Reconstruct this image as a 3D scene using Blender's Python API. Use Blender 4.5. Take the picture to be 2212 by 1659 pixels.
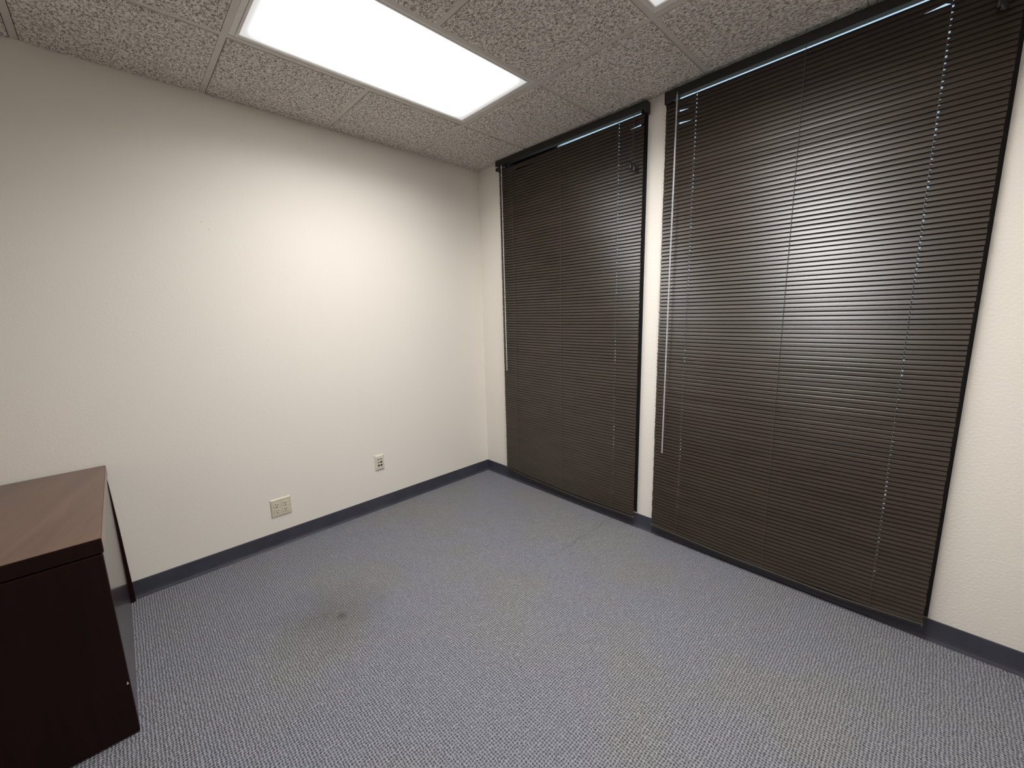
import bpy, bmesh, math, random
from mathutils import Vector, Matrix

for o in list(bpy.data.objects):
    bpy.data.objects.remove(o, do_unlink=True)
scene = bpy.context.scene
C = scene.collection

# ------------------------------------------------------------------ camera
cam_d = bpy.data.cameras.new('camera')
cam = bpy.data.objects.new('camera', cam_d)
C.objects.link(cam)
cam_d.sensor_fit = 'HORIZONTAL'
cam_d.sensor_width = 36.0
cam_d.lens = 36.0 * 878.9 / 2212.0
cam_d.clip_start = 0.02
yaw, pit, rol = 0.8054, -0.1701, -0.0251
fwd = Vector((math.cos(yaw) * math.cos(pit), math.sin(yaw) * math.cos(pit), math.sin(pit)))
rgt = fwd.cross(Vector((0, 0, 1))).normalized()
upv = rgt.cross(fwd)
r2 = rgt * math.cos(rol) + upv * math.sin(rol)
u2 = -rgt * math.sin(rol) + upv * math.cos(rol)
M3 = Matrix((r2, u2, -fwd)).transposed()
cam.matrix_world = Matrix.Translation((-2.2729, -2.7042, 1.3839)) @ M3.to_4x4()
scene.camera = cam

# ------------------------------------------------------------------ world (daylight behind the closed blinds)
w = bpy.data.worlds.new('sky')
scene.world = w
w.use_nodes = True
bg = w.node_tree.nodes['Background']
wt = w.node_tree
tcw = wt.nodes.new('ShaderNodeTexCoord'); sepw = wt.nodes.new('ShaderNodeSeparateXYZ'); rpw = wt.nodes.new('ShaderNodeValToRGB')
wt.links.new(tcw.outputs['Generated'], sepw.inputs[0]); wt.links.new(sepw.outputs['Z'], rpw.inputs['Fac'])
rpw.color_ramp.elements[0].position = .0; rpw.color_ramp.elements[0].color = (.52, .52, .49, 1)     # sunlit ground outside
rpw.color_ramp.elements[1].position = .02; rpw.color_ramp.elements[1].color = (.70, .85, 1.0, 1)   # clear sky
wt.links.new(rpw.outputs['Color'], bg.inputs['Color'])
bg.inputs['Strength'].default_value = 1.35

# ------------------------------------------------------------------ view and lamp strength
vs = scene.view_settings
vs.view_transform = 'Standard'
vs.look = 'None'
vs.gamma = 1.0
vs.use_curve_mapping = False
vs.exposure = 0.0
LENS_GLOW = 6.0                  # radiance of the lit lens itself
LAMP_WATTS = (14.5, 37.0)        # light thrown down by each prismatic lens (second raised to brighten the right side)
LAMP_SPREAD = 156.0              # cut-off of the prismatic lens, degrees
LENS_COLOR = (1.0, 0.987, 0.968)

# ------------------------------------------------------------------ room measures
H = 2.520                       # ceiling
G = 0.6096                      # ceiling grid
GX = [-0.577 - G * i for i in range(6)]
GY = [-0.577 - G * i for i in range(5)]
XB, YR = -3.95, -3.35           # back and right walls
HB = 0.0915                     # baseboard height
WT = 0.14                       # wall thickness
OP = [(-0.318, -1.479), (-1.612, -2.806)]   # window openings along the window wall
OZ = (0.092, 2.518)
WW = 0.07                       # window wall thickness

# ------------------------------------------------------------------ helpers
def mesh_obj(name, verts, faces, mat, parent=None, smooth=False):
    me = bpy.data.meshes.new(name)
    me.from_pydata(verts, [], faces)
    me.validate()
    bm = bmesh.new(); bm.from_mesh(me)
    bmesh.ops.recalc_face_normals(bm, faces=bm.faces)
    bm.to_mesh(me); bm.free()
    if smooth:
        me.polygons.foreach_set('use_smooth', [True] * len(me.polygons))
    me.materials.append(mat)
    o = bpy.data.objects.new(name, me)
    C.objects.link(o)
    if parent: o.parent = parent
    return o

class MB:
    """collects solids into one mesh"""
    def __init__(s): s.v = []; s.f = []
    def add(s, v, f):
        n = len(s.v); s.v += v; s.f += [tuple(i + n for i in q) for q in f]; return s
    def box(s, x0, x1, y0, y1, z0, z1):
        x0, x1 = min(x0, x1), max(x0, x1); y0, y1 = min(y0, y1), max(y0, y1); z0, z1 = min(z0, z1), max(z0, z1)
        v = [(x, y, z) for z in (z0, z1) for y in (y0, y1) for x in (x0, x1)]
        return s.add(v, [(0, 1, 3, 2), (4, 5, 7, 6), (0, 1, 5, 4), (2, 3, 7, 6), (0, 2, 6, 4), (1, 3, 7, 5)])
    def tube(s, pts, r, n=8, caps=True):
        pts = [Vector(p) for p in pts]
        rs = r if isinstance(r, (list, tuple)) else [r] * len(pts)
        v = []; f = []
        for i, p in enumerate(pts):
            d = (pts[min(i + 1, len(pts) - 1)] - pts[max(i - 1, 0)]).normalized()
            a = d.cross(Vector((1, 0, 0)) if abs(d.x) < .9 else Vector((0, 1, 0))).normalized(); b = d.cross(a)
            for k in range(n):
                t = 2 * math.pi * k / n
                v.append(tuple(p + (a * math.cos(t) + b * math.sin(t)) * rs[i]))
        for i in range(len(pts) - 1):
            for k in range(n):
                f.append((i * n + k, i * n + (k + 1) % n, (i + 1) * n + (k + 1) % n, (i + 1) * n + k))
        if caps:
            f.append(tuple(range(n))); f.append(tuple((len(pts) - 1) * n + k for k in range(n)))
        return s.add(v, f)
    def prism(s, poly, axis, a0, a1):
        """extrude a closed 2D polygon along an axis"""
        n = len(poly)
        def P(u, q):
            return {'x': (u, q[0], q[1]), 'y': (q[0], u, q[1]), 'z': (q[0], q[1], u)}[axis]
        v = [P(a0, q) for q in poly] + [P(a1, q) for q in poly]
        f = [tuple(range(n)), tuple(range(n, 2 * n))] + [(i, (i + 1) % n, n + (i + 1) % n, n + i) for i in range(n)]
        return s.add(v, f)
    def obj(s, name, mat, parent=None, bevel=0, seg=2, smooth=False):
        o = mesh_obj(name, s.v, s.f, mat, parent, smooth)
        if bevel:
            m = o.modifiers.new('bevel', 'BEVEL'); m.width = bevel; m.segments = seg; m.limit_method = 'ANGLE'
            m.angle_limit = math.radians(40); m.harden_normals = False
        return o

def thing(name, label, cat, loc=(0, 0, 0), group=None):
    o = bpy.data.objects.new(name, None); C.objects.link(o); o.location = loc
    o.empty_display_size = .1
    o['label'] = label; o['category'] = cat
    if group: o['group'] = group
    return o

def structure(o, label=None, cat=None):
    o['kind'] = 'structure'
    if label: o['label'] = label
    if cat: o['category'] = cat
    return o

# ------------------------------------------------------------------ materials
class NT:
    def __init__(s, name):
        s.m = bpy.data.materials.new(name); s.m.use_nodes = True
        s.t = s.m.node_tree; s.n = s.t.nodes; s.l = s.t.links
        s.b = s.n['Principled BSDF']; s.out = s.n['Material Output']
    def node(s, typ, **kw):
        n = s.n.new(typ)
        for k, v in kw.items():
            if k in n.inputs.keys() if isinstance(k, str) else False: n.inputs[k].default_value = v
            else: setattr(n, k, v)
        return n
    def set(s, **kw):
        names = {'color': 'Base Color', 'rough': 'Roughness', 'metal': 'Metallic', 'spec': 'Specular IOR Level',
                 'coat': 'Coat Weight', 'coatr': 'Coat Roughness', 'trans': 'Transmission Weight', 'ior': 'IOR'}
        for k, v in kw.items():
            s.b.inputs[names[k]].default_value = (*v, 1) if k == 'color' else v
        return s
    def coords(s, scale=(1, 1, 1), rot=(0, 0, 0), gen='Object'):
        tc = s.node('ShaderNodeTexCoord'); mp = s.node('ShaderNodeMapping')
        mp.inputs['Scale'].default_value = scale; mp.inputs['Rotation'].default_value = rot
        s.l.new(tc.outputs[gen], mp.inputs['Vector']); return mp.outputs['Vector']
    def world(s, scale=(1, 1, 1), rot=(0, 0, 0)):
        g = s.node('ShaderNodeNewGeometry'); mp = s.node('ShaderNodeMapping')
        mp.inputs['Scale'].default_value = scale; mp.inputs['Rotation'].default_value = rot
        s.l.new(g.outputs['Position'], mp.inputs['Vector']); return mp.outputs['Vector']
    def noise(s, vec, scale, detail=3, rough=.5, dist=0):
        n = s.node('ShaderNodeTexNoise'); n.inputs['Scale'].default_value = scale
        n.inputs['Detail'].default_value = detail; n.inputs['Roughness'].default_value = rough
        n.inputs['Distortion'].default_value = dist
        s.l.new(vec, n.inputs['Vector']); return n.outputs['Fac']
    def ramp(s, fac, stops):
        r = s.node('ShaderNodeValToRGB'); e = r.color_ramp.elements
        while len(e) < len(stops): e.new(.5)
        for i, (p, c) in enumerate(stops):
            e[i].position = p; e[i].color = (*c, 1) if len(c) == 3 else c
        s.l.new(fac, r.inputs['Fac']); return r.outputs['Color']
    def mix(s, fac, a, b, mode='MIX'):
        m = s.node('ShaderNodeMix'); m.data_type = 'RGBA'; m.blend_type = mode
        for sock, val in ((0, fac), (6, a), (7, b)):
            if hasattr(val, 'type'): s.l.new(val, m.inputs[sock])
            else: m.inputs[sock].default_value = val if sock == 0 else (*val, 1)
        return m.outputs[2]
    def math(s, op, a, b=0, clamp=False):
        m = s.node('ShaderNodeMath'); m.operation = op; m.use_clamp = clamp
        for i, val in enumerate((a, b)):
            if hasattr(val, 'type'): s.l.new(val, m.inputs[i])
            else: m.inputs[i].default_value = val
        return m.outputs[0]
    def color(s, sock): s.l.new(sock, s.b.inputs['Base Color']); return s
    def bump(s, h, strength, dist):
        b = s.node('ShaderNodeBump'); b.inputs['Strength'].default_value = strength; b.inputs['Distance'].default_value = dist
        s.l.new(h, b.inputs['Height']); s.l.new(b.outputs['Normal'], s.b.inputs['Normal']); return s

def plain(name, color, rough=.5, metal=0, spec=.5, var=.08, scale=30):
    """one colour with a slight mottling"""
    n = NT(name); n.set(rough=rough, metal=metal, spec=spec)
    f = n.noise(n.coords(), scale, 2)
    n.color(n.ramp(f, [(.3, tuple(c * (1 - var) for c in color)), (.7, tuple(min(1, c * (1 + var)) for c in color))]))
    return n.m

def mat_wall(name, color, peel):
    n = NT(name); n.set(rough=.62, spec=.35)
    p = n.world()
    big = n.noise(p, 2.2, 2)
    n.color(n.ramp(big, [(.3, tuple(c * .985 for c in color)), (.7, color)]))
    h = n.noise(p, 95, 3, .55)
    n.bump(h, peel, .004)
    return n.m
WALL_COL = (0.785, 0.738, 0.672)
M_wall = mat_wall('painted_wall', WALL_COL, .12)
M_wall_rough = mat_wall('painted_wall_orange_peel', WALL_COL, .30)

def mat_carpet():
    n = NT('loop_carpet'); n.set(rough=.95, spec=.12)
    p = n.world((1, 1, 0))
    wob = n.noise(p, 60, 2)
    pd = n.node('ShaderNodeVectorMath', operation='ADD')
    nz = n.node('ShaderNodeTexNoise'); nz.inputs['Scale'].default_value = 52; n.l.new(p, nz.inputs['Vector'])
    sc = n.node('ShaderNodeVectorMath', operation='SCALE'); sc.inputs['Scale'].default_value = .0115
    n.l.new(nz.outputs['Color'], sc.inputs[0]); n.l.new(p, pd.inputs[0]); n.l.new(sc.outputs[0], pd.inputs[1])
    # square lattice of loops, 10 mm apart, with dark pits between them
    sl = n.node('ShaderNodeSeparateXYZ'); n.l.new(pd.outputs[0], sl.inputs[0])
    K = 2 * math.pi / .0098
    ca = n.math('COSINE', n.math('MULTIPLY', sl.outputs[0], K)); cb = n.math('COSINE', n.math('MULTIPLY', sl.outputs[1], K))
    height = n.math('ADD', n.math('MULTIPLY', n.math('ADD', ca, cb), .25), .5)
    hv = n.math('ADD', height, n.math('MULTIPLY', n.math('SUBTRACT', n.noise(p, 150, 2), .5), .85))
    tone = n.ramp(hv, [(.08, (.020, .020, .022)), (.24, (.085, .085, .089)), (.40, (.22, .22, .231)), (.72, (.300, .300, .317)), (.95, (.39, .39, .405))])
    fine = n.noise(p, 420, 2)
    tone = n.mix(.30, tone, n.ramp(fine, [(.35, (.06, .06, .063)), (.65, (.37, .37, .385))]))
    # soft blue-violet and grey patches of the pile
    patch = n.math('ADD', n.noise(p, 1.7, 2), 0.02)
    tint = n.ramp(patch, [(.40, (1.0, .98, .96)), (.60, (.955, .97, 1.06))])
    tone = n.mix(1.0, tone, tint, 'MULTIPLY')
    # trodden, soiled area and small stain
    g = n.node('ShaderNodeNewGeometry'); sx = n.node('ShaderNodeSeparateXYZ'); n.l.new(g.outputs['Position'], sx.inputs[0])
    def blob(cx, cy, r0, r1):
        dx = n.math('SUBTRACT', sx.outputs[0], cx); dy = n.math('SUBTRACT', sx.outputs[1], cy)
        rr = n.math('SQRT', n.math('ADD', n.math('MULTIPLY', dx, dx), n.math('MULTIPLY', dy, dy)))
        rr = n.math('ADD', rr, n.math('MULTIPLY', n.math('SUBTRACT', n.noise(p, 9, 3), .5), r1 * .9))
        mr = n.node('ShaderNodeMapRange'); mr.inputs['From Min'].default_value = r1; mr.inputs['From Max'].default_value = r0
        n.l.new(rr, mr.inputs['Value']); return mr.outputs[0]
    tone = n.mix(n.math('MULTIPLY', blob(-1.72, -.86, .03, .30), .38), tone, (.10, .09, .07))
    tone = n.mix(n.math('MULTIPLY', blob(-1.685, -.893, .002, .032), .45), tone, (.03, .026, .02))
    # carpet seam running in from the window wall
    wig = n.math('MULTIPLY', n.math('SUBTRACT', n.noise(p, 7, 3), .5), .11)
    sd = n.math('ABSOLUTE', n.math('ADD', n.math('ADD', sx.outputs[1], 1.300), wig))
    line = n.math('LESS_THAN', sd, .003)
    inx = n.math('GREATER_THAN', sx.outputs[0], -.62)
    seam = n.math('MULTIPLY', n.math('MULTIPLY', line, inx), n.math('MULTIPLY', n.noise(p, 30, 2), .55))
    tone = n.mix(seam, tone, (.03, .03, .035))
    n.color(tone)
    n.bump(hv, .9, .006)
    return n.m
M_carpet = mat_carpet()

def mat_tile():
    n = NT('fissured_ceiling_tile'); n.set(rough=.9, spec=.2)
    oi = n.node('ShaderNodeObjectInfo')
    p = n.world((1, 1, 0))
    va = n.node('ShaderNodeVectorMath', operation='SCALE'); va.inputs[0].default_value = (37.0, 91.0, 0); n.l.new(oi.outputs['Random'], va.inputs['Scale'])
    ad = n.node('ShaderNodeVectorMath', operation='ADD'); n.l.new(p, ad.inputs[0]); n.l.new(va.outputs[0], ad.inputs[1])
    st = n.node('ShaderNodeMapping'); st.inputs['Scale'].default_value = (1.0, .62, 1); n.l.new(ad.outputs[0], st.inputs['Vector'])
    f = n.noise(st.outputs['Vector'], 126, 3, .55, 1.1)
    f2 = n.noise(ad.outputs[0], 260, 2)
    ff = n.math('ADD', n.math('MULTIPLY', f, .85), n.math('MULTIPLY', f2, .15))
    n.color(n.ramp(ff, [(.38, (.29, .255, .228)), (.455, (.48, .435, .395)), (.51, (.84, .79, .74)), (.70, (.90, .86, .81))]))
    n.bump(n.ramp(ff, [(.40, (0, 0, 0)), (.54, (1, 1, 1))]), .7, .004)
    return n.m
M_tile = mat_tile()
M_tile_edge = plain('painted_tile_edge', (.70, .655, .60), .85, var=.12, scale=60)
M_grid = plain('white_enamelled_grid', (.60, .56, .52), .45, var=.03)
M_frame_white = plain('white_enamelled_steel', (.72, .70, .67), .35, var=.03)
M_slab = plain('plenum_board', (.3, .28, .26), .9)

def mat_lens(lx, ly):
    n = NT('lit_prismatic_lens')
    # the tubes stop short of the ends: the lens is less bright along its rim
    tc = n.node('ShaderNodeTexCoord'); sp = n.node('ShaderNodeSeparateXYZ'); n.l.new(tc.outputs['Object'], sp.inputs[0])
    def edge(sock, half, a, b):
        d = n.math('SUBTRACT', half, n.math('ABSOLUTE', sock))
        mr = n.node('ShaderNodeMapRange', interpolation_type='SMOOTHSTEP'); mr.inputs['From Min'].default_value = a; mr.inputs['From Max'].default_value = b
        n.l.new(d, mr.inputs['Value']); return mr.outputs[0]
    lit = n.math('MULTIPLY', edge(sp.outputs[0], lx, .006, .12), edge(sp.outputs[1], ly, -.004, .08))
    mr = n.node('ShaderNodeMapRange'); mr.inputs['To Min'].default_value = .72; mr.inputs['To Max'].default_value = LENS_GLOW
    n.l.new(lit, mr.inputs['Value'])
    e = n.node('ShaderNodeEmission'); e.inputs['Color'].default_value = (*LENS_COLOR, 1)
    n.l.new(mr.outputs[0], e.inputs['Strength'])
    n.l.new(e.outputs[0], n.out.inputs['Surface'])
    return n.m
M_lens = mat_lens(G - .046, G / 2 - .034)

def mat_base():
    n = NT('slate_vinyl_base'); n.set(rough=.30, spec=.5)
    p = n.world()
    f = n.noise(p, 9, 4)
    n.color(n.ramp(f, [(.3, (.040, .040, .054)), (.7, (.056, .056, .074))]))
    return n.m
M_base = mat_base()

def mat_slat():
    n = NT('dark_brown_enamelled_slat'); n.set(rough=.33, spec=.52)
    p = n.world((1, .25, 1))
    f = n.noise(p, 18, 3)
    n.color(n.ramp(f, [(.3, (.030, .0215, .0155)), (.7, (.041, .030, .022))]))
    h = n.noise(n.world((1, .2, 1)), 60, 2)
    n.bump(h, .06, .002)
    return n.m
M_slat = mat_slat()
M_rail = plain('dark_brown_enamelled_rail', (.011, .009, .008), .4, var=.1)
M_rail_low = plain('brown_enamelled_bottom_rail', (.034, .028, .022), .6, spec=.3, var=.1)
M_cord = plain('dark_grey_cord', (.075, .072, .068), .7)
M_tassel = plain('black_plastic_tassel', (.018, .017, .017), .35)
M_bronze = plain('dark_bronze_window_frame', (.008, .0075, .0085), .55, var=.1)
M_sill_end = plain('bottom_rail_cap', (.09, .08, .07), .35)

def mat_wand():
    n = NT('clear_plastic_wand'); n.set(color=(.93, .94, .95), rough=.22, trans=.72, ior=1.49, spec=.6)
    f = n.noise(n.world(), 40, 2)
    n.l.new(n.ramp(f, [(.3, (.15,) * 3), (.7, (.3,) * 3)]), n.b.inputs['Roughness'])
    return n.m
M_wand = mat_wand()

def mat_glass():
    n = NT('tinted_window_glass')
    tr = n.node('ShaderNodeBsdfTransparent'); gl = n.node('ShaderNodeBsdfGlossy'); fr = n.node('ShaderNodeFresnel'); mx = n.node('ShaderNodeMixShader')
    f = n.noise(n.world(), 3, 1)
    n.l.new(n.ramp(f, [(.3, (.74, .82, .84)), (.7, (.78, .85, .87))]), tr.inputs['Color'])
    gl.inputs['Roughness'].default_value = .02; fr.inputs['IOR'].default_value = 1.45
    n.l.new(fr.outputs[0], mx.inputs[0]); n.l.new(tr.outputs[0], mx.inputs[1]); n.l.new(gl.outputs[0], mx.inputs[2])
    n.l.new(mx.outputs[0], n.out.inputs['Surface'])
    return n.m
M_glass = mat_glass()

def mat_wood(name, dark, light, rot, rough):
    n = NT(name); n.set(rough=rough, spec=.5)
    p = n.world((1, 1, 1), rot)
    st = n.node('ShaderNodeMapping'); st.inputs['Scale'].default_value = (14, 1.1, 14); n.l.new(p, st.inputs['Vector'])
    f = n.noise(st.outputs['Vector'], 1.6, 5, .6, .8)
    big = n.noise(n.world((1, .5, .5)), 3.2, 2)
    c = n.ramp(f, [(.3, dark), (.7, light)])
    c = n.mix(n.math('MULTIPLY', big, .45), c, tuple(min(1, x * 1.5) for x in light))
    n.color(c)
    return n.m
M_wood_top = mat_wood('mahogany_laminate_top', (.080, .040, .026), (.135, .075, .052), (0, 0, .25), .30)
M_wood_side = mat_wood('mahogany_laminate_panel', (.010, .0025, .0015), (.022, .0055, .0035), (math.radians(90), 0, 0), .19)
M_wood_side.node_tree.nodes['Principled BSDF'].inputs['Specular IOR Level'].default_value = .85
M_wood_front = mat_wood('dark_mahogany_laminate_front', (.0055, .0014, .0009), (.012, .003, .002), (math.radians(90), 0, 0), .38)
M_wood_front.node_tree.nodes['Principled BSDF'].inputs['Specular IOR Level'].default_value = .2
M_edge = plain('edge_band_reflection', (.20, .13, .085), .3)  # light tan paints the wall's reflection onto the edge of the top
M_chip = plain('bare_chipboard', (.6, .52, .42), .8)

M_ivory = plain('ivory_plastic', (.60, .545, .42), .38, var=.02)
M_ivory_face = plain('ivory_receptacle_plastic', (.68, .62, .50), .35, var=.02)
M_greyivory = plain('light_ivory_plastic', (.66, .625, .535), .4, var=.02)
M_nail = plain('filled_nail_hole', (.33, .30, .27), .8)
M_hole_shadow = plain('dark_hole_and_shadow', (.012, .010, .012), .6)
M_screw = plain('ivory_screw', (.36, .31, .23), .35, metal=.3)

# ------------------------------------------------------------------ floor, walls, ceiling
structure(MB().box(XB - WT, WT, YR - WT, WT, -.12, 0).obj('floor', M_carpet), 'grey blue loop pile carpet across the office floor', 'carpet')
structure(MB().box(XB - WT, WT, 0, WT, 0, H + .25).obj('wall_left', M_wall), 'long plain cream wall with the two wall plates', 'wall')
structure(MB().box(XB - WT, 0, YR - WT, YR, 0, H + .25).obj('wall_right', M_wall), 'plain cream wall facing the wall with the plates', 'wall')
structure(MB().box(XB - WT, XB, YR, 0, 0, H + .25).obj('wall_back', M_wall), 'plain cream wall opposite the blinds', 'wall')
wl = bpy.data.objects['wall_left']
for (x, z) in ((-1.8755, 1.8924), (-1.848, 1.8614)):
    MB().tube([(x, -.0006, z), (x, .002, z)], .0020, 8).obj('nail_hole', M_nail, wl)
MB().prism([(-1.178, .0925), (-1.140, .0930), (-1.138, .0990), (-1.160, .1010)], 'y', -.0012, .001).obj('paint_chip', M_frame_white, wl)
ww = MB()
ys = [0, OP[0][0], OP[0][1], OP[1][0], OP[1][1], YR - WT]
for i in (0, 2, 4):
    ww.box(0, WW, ys[i + 1], ys[i], 0, H + .25)
for (a, b) in OP:
    ww.box(0, WW, b, a, 0, OZ[0]); ww.box(0, WW, b, a, OZ[1], H + .25)
structure(ww.obj('wall_window', M_wall_rough), 'cream wall with two tall window openings behind dark blinds', 'wall')

# baseboards: vinyl cove base
prof = [(0, 0), (.0165, 0), (.0160, .0022), (.0090, .0050), (.0058, .012), (.0042, .025), (.0038, HB - .004), (.0025, HB), (0, HB)]
structure(MB().prism([(-o, z) for o, z in prof], 'x', XB, 0).obj('baseboard_left', M_base), 'slate vinyl cove base along the cream wall with plates', 'baseboard')
structure(MB().prism([(-o, z) for o, z in prof], 'y', 0, YR).obj('baseboard_window', M_base), 'slate vinyl cove base running under the blinds', 'baseboard')
structure(MB().prism([(YR + o, z) for o, z in prof], 'x', XB, 0).obj('baseboard_right', M_base), 'slate vinyl cove base of the wall facing the plates', 'baseboard')
structure(MB().prism([(XB + o, z) for o, z in prof], 'y', 0, YR).obj('baseboard_back', M_base), 'slate vinyl cove base opposite the blinds', 'baseboard')

# ceiling: slab with tiles, grid bars and lay-in lights
ceil = structure(MB().box(XB - WT, WT, YR - WT, WT, H + .13, H + .25).obj('ceiling', M_slab), 'suspended ceiling of fissured tiles in a white grid', 'ceiling')
LIGHTS = [(GX[2], GX[0], GY[1], GY[0]), (GX[2], GX[0], GY[3], GY[2])]      # x0,x1,y0,y1 on grid lines
xs = [0] + GX + [XB]; yl = [0] + GY + [YR]
HW = .0142
rnd = random.Random(4)
tile_cache = {}
for i in range(len(xs) - 1):
    for j in range(len(yl) - 1):
        xa, xb, ya, yb = xs[i + 1], xs[i], yl[j + 1], yl[j]
        cx, cy = (xa + xb) / 2, (ya + yb) / 2
        if any(l[0] < cx < l[1] and l[2] < cy < l[3] for l in LIGHTS): continue
        x0 = xa + (HW if xa != XB else .001); x1 = xb - (HW if xb != 0 else .001)
        y0 = ya + (HW if ya != YR else .001); y1 = yb - (HW if yb != 0 else .001)
        hx, hy = (x1 - x0) / 2, (y1 - y0) / 2
        key = (round(hx, 4), round(hy, 4))
        if key not in tile_cache:
            b = .003       # softened lower edge
            v = []
            for z, q in ((0, b), (b, 0), (.016, 0)):
                v += [(-hx + q, -hy + q, z), (hx - q, -hy + q, z), (hx - q, hy - q, z), (-hx + q, hy - q, z)]
            f = [(3, 2, 1, 0), (8, 9, 10, 11)]
            for r in (0, 4):
                f += [(r + k, r + (k + 1) % 4, r + 4 + (k + 1) % 4, r + 4 + k) for k in range(4)]
            t = mesh_obj('ceiling_tile', v, f, M_tile, ceil)
            t.data.materials.append(M_tile_edge)
            for pl in t.data.polygons:
                if abs(pl.normal.z) < .3: pl.material_index = 1
            tile_cache[key] = t.data
        else:
            t = bpy.data.objects.new('ceiling_tile', tile_cache[key]); C.objects.link(t); t.parent = ceil
        t.location = ((x0 + x1) / 2, (y0 + y1) / 2, H + rnd.uniform(-.0008, .0012))
# grid bars (inverted tees): runners along x, short cross tees along y
def bar(x0, x1, y0, y1):
    m = MB()
    m.box(x0, x1, y0, y1, H + .0055, H + .007)
    if abs(x1 - x0) > abs(y1 - y0): m.box(x0, x1, (y0 + y1) / 2 - .001, (y0 + y1) / 2 + .001, H + .007, H + .04)
    else: m.box((x0 + x1) / 2 - .001, (x0 + x1) / 2 + .001, y0, y1, H + .007, H + .04)
    m.obj('grid_bar', M_grid, ceil)
for y in GY: bar(XB, 0, y - .012, y + .012)
for x in GX:
    for j in range(len(yl) - 1):
        cy = (yl[j] + yl[j + 1]) / 2
        if any(l[0] + .01 < x < l[1] - .01 and l[2] < cy < l[3] for l in LIGHTS): continue
        a, b = yl[j], yl[j + 1]
        bar(x - .012, x + .012, b + (.012 if b != YR else 0), a - (.012 if a != 0 else 0))

LIGHT_LABELS = ['lit rectangular fluorescent ceiling panel one tile away from the cream wall with outlets',
                'lit fluorescent ceiling panel in front of the blind beyond the cream pillar']
for k, (x0, x1, y0, y1) in enumerate(LIGHTS):
    cx, cy = (x0 + x1) / 2, (y0 + y1) / 2
    t = thing('ceiling_light', LIGHT_LABELS[k], 'ceiling light', (cx, cy, H), 'lay-in fluorescent lights of the ceiling')
    hx, hy = (x1 - x0) / 2 - .0125, (y1 - y0) / 2 - .0125       # visible door frame outer
    lx, ly = (x1 - x0) / 2 - .046, (y1 - y0) / 2 - .034         # lens
    # housing pan above
    h = MB()
    h.box(-hx - .008, hx + .008, -hy - .008, hy + .008, .100, .104)
    for s in (-1, 1):
        h.box(s * (hx + .008), s * (hx + .004), -hy - .008, hy + .008, .010, .100)
        h.box(-hx - .008, hx + .008, s * (hy + .008), s * (hy + .004), .010, .100)
    h.obj('housing', M_frame_white, t)
    # door frame: stepped ring of four rails
    def ring(m, ax, ay, bx, by, z0, z1):
        m.box(-ax, -bx, -ay, ay, z0, z1); m.box(bx, ax, -ay, ay, z0, z1)
        m.box(-bx, bx, -ay, -by, z0, z1); m.box(-bx, bx, by, ay, z0, z1)
    m = MB(); ring(m, hx, hy, lx + .012, ly + .008, .0065, .016); o = m.obj('door_frame', M_frame_white, t, .0015, 2)
    m = MB(); ring(m, lx + .0115, ly + .0078, lx, ly, .0045, .014); m.obj('lens_rim', M_frame_white, t, .002, 2)
    mesh_obj('lens', [(-lx - .004, -ly - .004, .0095), (lx + .004, -ly - .004, .0095), (lx + .004, ly + .004, .0095), (-lx - .004, ly + .004, .0095),
                      (-lx - .004, -ly - .004, .0125), (lx + .004, -ly - .004, .0125), (lx + .004, ly + .004, .0125), (-lx - .004, ly + .004, .0125)],
             [(0, 3, 2, 1), (4, 5, 6, 7), (0, 1, 5, 4), (1, 2, 6, 5), (2, 3, 7, 6), (3, 0, 4, 7)], M_lens, t)
    ld = bpy.data.lights.new('lamp', 'AREA'); ld.shape = 'RECTANGLE'; ld.size = 2 * lx - .17; ld.size_y = 2 * ly - .11
    ld.energy = LAMP_WATTS[k]; ld.color = LENS_COLOR; ld.spread = math.radians(LAMP_SPREAD)
    lo = bpy.data.objects.new('lamp', ld); C.objects.link(lo); lo.parent = t; lo.location = (0, 0, .0085)
    # latch of the door frame
    MB().box(lx - .03, lx - .014, -ly - .003, -ly - .008, .002, .0046).obj('latch', M_frame_white, t, .001)

# ------------------------------------------------------------------ windows behind the blinds
for k, (a, b) in enumerate(OP):
    fr = MB(); x0, x1 = .004, .055; fw = .045
    fr.box(x0, x1, a - .018, a, OZ[0], OZ[1]); fr.box(x0, x1, b, b + fw, OZ[0], OZ[1])
    fr.box(x0, x1, b + fw, a - .018, OZ[0], OZ[0] + .05); fr.box(x0, x1, b + fw, a - .018, OZ[1] - .003, OZ[1])
    o = structure(fr.obj('window_%d' % (k + 1), M_bronze), ['floor to ceiling window in dark bronze frame beside the corner', 'floor to ceiling window in dark bronze frame beyond the pillar'][k], 'window')
    MB().box(.030, .036, b + fw - .004, a - .014, OZ[0] + .046, OZ[1] - .002).obj('pane', M_glass, o)

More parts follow.
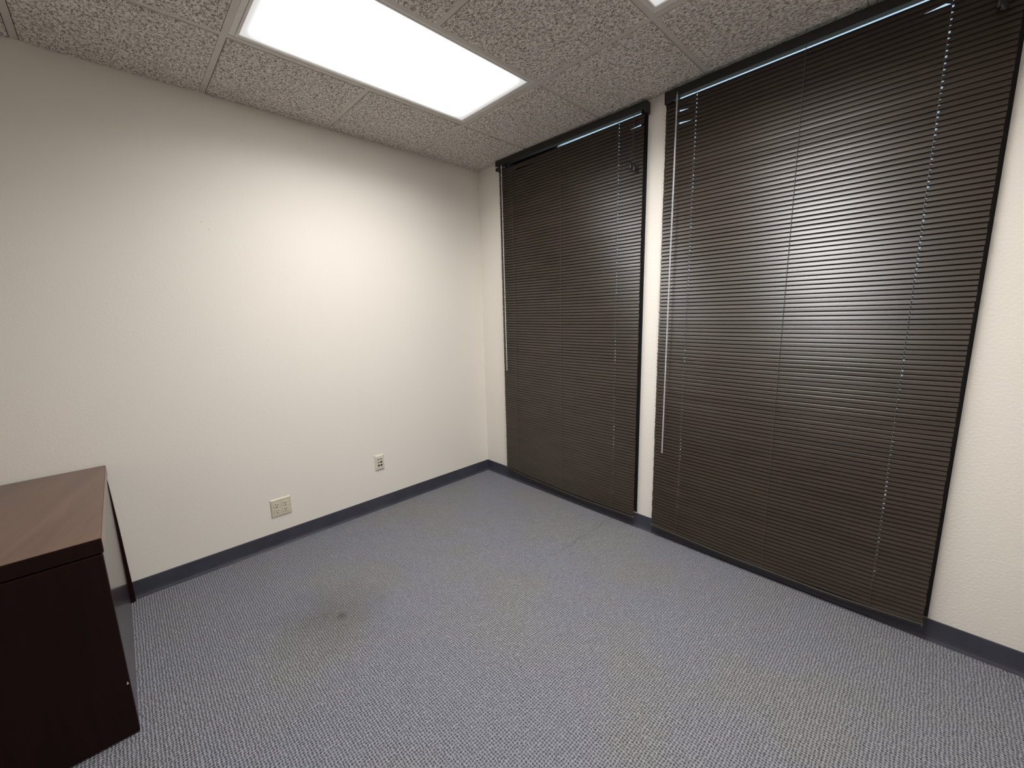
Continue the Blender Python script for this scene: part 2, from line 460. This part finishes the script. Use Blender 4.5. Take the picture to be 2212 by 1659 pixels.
# ------------------------------------------------------------------ mini blinds
PITCH = .0196
def lerp(a, b, t): return a + (b - a) * t
def blind(label, yL, yR, hL, hR, rail_z, zt, bow, cords, mid, wand, cordlift, seed, bends):
    """yL/yR slat ends, hL/hR headrail ends, rail_z headrail (bottom, top), zt first slat top edge,
       bow: bottom rail heights as (y, z) samples"""
    rnd = random.Random(seed)
    XC = -.034
    t = thing('window_blind', label, 'blind', (XC, (yL + yR) / 2, 0), 'closed dark mini blinds')
    oy = (yL + yR) / 2
    def L(x, y, z): return (x - XC, y - oy, z)
    # headrail: box channel with rounded ends
    zb, zp = rail_z
    def rz(y): return lerp(zp[0], zp[1], (y - hL) / (hR - hL))
    v = []; f = []
    sec = [(-.052, zb), (-.050, zb - .0012), (-.0455, zb - .0012), (-.0455, zb + .003), (-.008, zb + .003), (-.008, zb + .0405), (-.046, zb + .0405), (-.0505, zb + .0385), (-.052, zb + .034)]
    for (y, dz) in ((hL, zp[0]), (hL - .004, zp[0]), (hR + .004, zp[1]), (hR, zp[1])):
        sh = .9 if y in (hL, hR) else 1
        for (x, z) in sec: v.append(L(x, y, zb + .02 + (z - zb - .02) * sh + dz))
    n = len(sec)
    for i in range(3):
        f += [(i * n + k, i * n + (k + 1) % n, (i + 1) * n + (k + 1) % n, (i + 1) * n + k) for k in range(n)]
    f += [tuple(range(n)), tuple(3 * n + k for k in range(n))]
    hr = mesh_obj('headrail', v, f, M_rail, t)
    for y in (hL, hR):
        s = -1 if y == hL else 1
        MB().box(-.0505 - XC, -.006 - XC, y - oy, y - oy + s * (.052 if y == hL else .014), zt - .006, zb + .004).obj('end_bracket', M_rail, hr, .001)
    # bottom profile
    def bowz(y):
        for (ya, za), (yb, zb_) in zip(bow, bow[1:]):
            if yb <= y <= ya: return lerp(za, zb_, (y - ya) / (yb - ya))
        return bow[0][1] if y > bow[0][0] else bow[-1][1]
    zlow = sum(z for _, z in bow) / len(bow) + .012
    nsl = int(round((zt - zlow) / PITCH))
    W = .0254; SAG = .0014; hw = .0024
    tens = [0.0] * 2
    for i in range(nsl):
        frac = i / (nsl - 1)
        th = math.radians(lerp(23, 16.5, max(0, min(1, (zt - i * PITCH - 1.75) / .45))) + rnd.uniform(-1.0, 1.0))
        dy = rnd.uniform(-.0012, .0012)
        ztop = zt - i * PITCH
        bend = bends.get(i, [])          # bent places: start, peak, end, lift
        # columns along the slat with the rout holes for the cords
        cols = [yL + dy]
        for c in cords: cols += [c + hw, c - hw]
        cols.append(yR + dy)
        extra = [lerp(yL, yR, .5)]; lift = {}
        for (p0, p1, p2, up) in bend:
            if p1 is None: p1 = yR + dy
            lift[p1] = up
            extra += [q for q in (p0, p1, p2) if q is not None]
        cols = sorted(set(cols + extra), reverse=True)
        srow = []
        for c in cords:
            k = rnd.random()
            srow.append(((.16 if k < .35 else (.10 if k < .7 else .045)) * (1 if ztop > 1.5 or (i // 7) % 4 == 1 else .4), rnd.uniform(-.06, .06)))
        # hole rows: average of the cords (one grid of rows)
        hs, ho = srow[0]
        rows = [-.5, -hs + ho, ho, hs + ho, .5]
        v = []; f = []
        for y in cols:
            zz = ztop - W / 2 * math.cos(math.radians(23)) + (bowz(y) - zlow + .012) * frac ** 2
            tilt = th
            zz += lift.get(y, 0)
            for s in rows:
                nrm = SAG * (1 - 4 * s * s)
                x = XC - math.sin(tilt) * s * W - math.cos(tilt) * nrm
                z = zz - math.cos(tilt) * s * W + math.sin(tilt) * nrm
                v.append(L(x, y, z))
        for ci in range(len(cols) - 1):
            hole = any(abs(cols[ci] - (c + hw)) < 1e-6 and abs(cols[ci + 1] - (c - hw)) < 1e-6 for c in cords)
            for r in range(4):
                if hole and r in (1, 2): continue
                a = ci * 5 + r
                f.append((a, a + 1, a + 6, a + 5))
        mesh_obj('slat', v, f, M_slat, t, True)
    # bottom rail follows the bow
    sec = [(-.0445, .002), (-.0425, 0), (-.0265, 0), (-.0245, .002), (-.0245, .010), (-.0275, .013), (-.0415, .013), (-.0445, .010)]
    N = 14; v = []; f = []; n = len(sec)
    for i in range(N + 1):
        y = lerp(yL - .001, yR + .001, i / N)
        for (x, z) in sec: v.append(L(x, y, bowz(y) + z - .004))
    for i in range(N):
        f += [(i * n + k, i * n + (k + 1) % n, (i + 1) * n + (k + 1) % n, (i + 1) * n + k) for k in range(n)]
    f += [tuple(range(n)), tuple(N * n + k for k in range(n))]
    br = mesh_obj('bottom_rail', v, f, M_rail_low, t)
    for y in (yL, yR):
        s = 1 if y == yL else -1
        MB().box(-.0452 - XC, -.0242 - XC, y - oy - .003 * s, y - oy + .0015 * s, bowz(y) - .0045, bowz(y) + .0095).obj('end_cap', M_sill_end, br, .001)
    # ladder cords in front of the slats and lift cords through the holes
    for c in cords + [mid]:
        MB().tube([L(-.0425, c + .0032 if c != mid else c, zt + .012), L(-.0425, c + .0032 if c != mid else c, (zt + .1) / 2), L(-.0425, c + .0032 if c != mid else c, bowz(c) + .006)], .0010, 6).obj('ladder_cord', M_cord, t)
    for c in cords:
        MB().tube([L(-.0335, c - .0008, zt + .012), L(-.0335, c - .0008, bowz(c) + .006)], .0006, 6).obj('lift_cord', M_cord, t)
    # tilt wand
    wy0, wz0, wy1, wz1 = wand
    hk = MB().tube([L(-.052, wy0, wz0 + .012), L(-.058, wy0, wz0 + .010), L(-.061, wy0, wz0 + .002), L(-.061, wy0, wz0 - .012)], .0018, 6)
    wd = MB().tube([L(-.061, wy0, wz0), L(-.060, lerp(wy0, wy1, .5), lerp(wz0, wz1, .5)), L(-.058, wy1, wz1 + .004), L(-.058, wy1, wz1)], [.0042, .0042, .0042, .003], 6).obj('tilt_wand', M_wand, t)
    hk.obj('wand_hook', M_wand, wd)
    # pull cord with tassels
    cy, cz0, ends = cordlift
    for (dy2, dx, zt_) in ends:
        cd = MB().tube([L(-.0475, cy, cz0), L(-.049 - dx * .4, cy + dy2 * .3, lerp(cz0, zt_, .5)), L(-.0495 - dx, cy + dy2, zt_)], .0009, 6).obj('pull_cord', M_cord, t)
        p = L(-.0495 - dx, cy + dy2, zt_)
        MB().tube([(p[0], p[1], p[2] + .006), (p[0], p[1], p[2]), (p[0], p[1], p[2] - .012), (p[0], p[1], p[2] - .034), (p[0], p[1], p[2] - .040)],
                  [.0015, .004, .0070, .0090, .0065], 10).obj('tassel', M_tassel, cd, smooth=True)
    return t

blind('closed dark brown mini blind with dangling cord tassels, hanging next to the room corner', -.293, -1.4735, -.270, -1.4925,
      (2.463, (.013, .0)), 2.451, [(-.29, .097), (-.44, .086), (-.6, .077), (-1.05, .064), (-1.48, .0725)],
      [-.441, -1.319], -.886, (-.345, 2.462, -.345, .939), (-1.418, 2.462, [(.010, .006, 2.212), (-.012, .004, 2.196)]), 3,
      {1: [(-.42, -.49, -.70, .0095)], 2: [(-1.37, None, None, .009)]})
blind('closed dark brown mini blind away from the corner, beyond the cream pillar', -1.598, -2.7925, -1.594, -2.800,
      (2.462, (.0, .0)), 2.448, [(-1.59, .070), (-1.75, .062), (-2.0, .052), (-2.5, .052), (-2.8, .072)],
      [-1.757, -2.629], -2.205, (-1.666, 2.462, -1.658, .556), (-2.742, 2.462, [(.003, .003, 2.372), (-.006, .001, 2.36)]), 8,
      {1: [(-1.650, -1.672, -1.745, .0098), (-2.545, -2.610, -2.66, .0088)], 2: [(-1.650, -1.668, -1.730, .0098)], 5: [(-1.648, -1.668, -1.752, .0100)]})

# ------------------------------------------------------------------ desk
dk = thing('desk', 'dark mahogany laminate desk standing against the cream wall', 'desk', (-3.0, -.48, 0))
def D(m): m.v = [(x + 3.0, y + .48, z) for x, y, z in m.v]; return m
XE = -2.396
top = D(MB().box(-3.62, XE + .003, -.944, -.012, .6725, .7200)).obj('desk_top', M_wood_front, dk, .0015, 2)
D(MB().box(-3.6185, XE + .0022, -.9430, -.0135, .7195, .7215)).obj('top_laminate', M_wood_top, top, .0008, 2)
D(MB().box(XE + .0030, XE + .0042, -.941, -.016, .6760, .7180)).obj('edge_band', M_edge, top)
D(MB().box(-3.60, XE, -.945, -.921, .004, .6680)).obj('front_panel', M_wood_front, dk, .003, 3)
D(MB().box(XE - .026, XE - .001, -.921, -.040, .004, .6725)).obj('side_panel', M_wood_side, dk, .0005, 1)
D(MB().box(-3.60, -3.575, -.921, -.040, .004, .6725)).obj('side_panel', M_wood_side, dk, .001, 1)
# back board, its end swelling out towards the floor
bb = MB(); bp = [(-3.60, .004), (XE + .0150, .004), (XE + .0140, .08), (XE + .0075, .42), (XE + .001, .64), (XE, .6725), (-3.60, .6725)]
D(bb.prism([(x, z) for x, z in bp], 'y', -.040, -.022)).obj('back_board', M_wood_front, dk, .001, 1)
for (x, y) in ((XE + .006, -.031), (XE - .014, -.90), (-3.58, -.031), (-3.58, -.90)):
    D(MB().tube([(x, y, 0), (x, y, .005)], .0075, 10)).obj('foot_glide', M_tassel, dk)
D(MB().add([(XE - .009, -.9452, .193), (XE - .003, -.9452, .194), (XE - .006, -.9452, .205), (XE - .006, -.9435, .197)], [(0, 1, 2), (0, 1, 3), (1, 2, 3), (0, 2, 3)])).obj('edge_chip', M_chip, dk)

# ------------------------------------------------------------------ wall plates
def plate_ring(w, h, d, bev):
    """bevelled plate in local x (right), z (up), front at y=-d"""
    m = MB(); a, b = w / 2, h / 2
    lv = [(a, b, 0), (a, b, -d * .35), (a - bev, b - bev, -d)]
    v = []; f = []
    for (p, q, y) in lv: v += [(-p, y, -q), (p, y, -q), (p, y, q), (-p, y, q)]
    for r in (0, 4): f += [(r + k, r + (k + 1) % 4, r + 4 + (k + 1) % 4, r + 4 + k) for k in range(4)]
    f += [(0, 1, 2, 3), (8, 9, 10, 11)]
    return m.add(v, f)
def disc(cx, cz, pts, y0, y1): return MB().prism([(cx + x, cz + z) for x, z in pts], 'y', y0, y1)

po = thing('power_outlet', 'square ivory outlet plate with four sockets low on the cream wall', 'outlet', (-1.6825, 0, .2465))
plate_ring(.114, .1135, .0062, .005).obj('cover_plate', M_ivory, po)
for sx in (-.0232, .0232):
    for sz in (-.0195, .0195):
        # socket face: circle cut flat on top and bottom
        pts = []
        for k in range(28):
            a = 2 * math.pi * k / 28
            pts.append((.0172 * math.cos(a), max(-.0136, min(.0136, .0172 * math.sin(a)))))
        rc = disc(sx, sz, pts, -.0055, -.0080).obj('receptacle', M_ivory_face, po, .0007, 2)
        for (dx, hh) in ((-.0064, .0094), (.0064, .0080)):
            MB().box(sx + dx - .0017, sx + dx + .0017, -.0079, -.0084, sz + .0035 - hh / 2, sz + .0035 + hh / 2).obj('slot', M_hole_shadow, rc)
        gp = [(.0031 * math.cos(a), .0031 * math.sin(a) if math.sin(a) < 0 else min(.0024, .0031 * math.sin(a))) for a in [2 * math.pi * k / 14 for k in range(14)]]
        disc(sx, sz - .0075, gp, -.0079, -.0083).obj('ground_hole', M_hole_shadow, rc)
    sc = disc(sx, 0, [(.0034 * math.cos(2 * math.pi * k / 14), .0034 * math.sin(2 * math.pi * k / 14)) for k in range(14)], -.006, -.0072).obj('screw', M_screw, po)
    MB().box(sx - .003, sx + .003, -.0071, -.0074, -.0004, .0004).obj('screw_slot', M_hole_shadow, sc)

dp = thing('data_outlet', 'upright off-white data plate with dark jacks on the cream wall', 'outlet', (-1.0275, 0, .3505))
plate_ring(.0715, .1165, .0085, .010).obj('cover_plate', M_greyivory, dp)
ins = MB().box(-.0215, .0215, -.0083, -.0100, -.0435, .0435).obj('jack_insert', M_ivory_face, dp, .0008, 2)
MB().box(-.019, .019, -.0099, -.0112, .0315, .0405).obj('label_strip', M_greyivory, dp, .0006, 2)
for (cx, cz, w_, h_) in ((-.0098, .0235, .0135, .0050), (.0100, .0235, .0135, .0050), (-.0098, .0020, .0135, .0062)):
    MB().box(cx - w_ / 2, cx + w_ / 2, -.0098, -.0104, cz - h_ / 2, cz + h_ / 2).obj('blank_shadow', M_hole_shadow, dp)  # thin dark strips painted as the shadow of the blank inserts
for (cx, cz) in ((.0105, .0025), (-.0095, -.0205), (.0105, -.0205)):
    poly = [(-.0070, -.0060), (-.0030, -.0060), (-.0030, -.0075), (.0030, -.0075), (.0030, -.0060), (.0070, -.0060), (.0070, .0068), (-.0070, .0068)]
    disc(cx, cz, poly, -.0098, -.0104).obj('jack', M_hole_shadow, dp)
MB().box(.0175, .0195, -.0099, -.0103, -.0385, -.0325).obj('maker_mark', M_screw, dp)

bpy.context.view_layer.update()
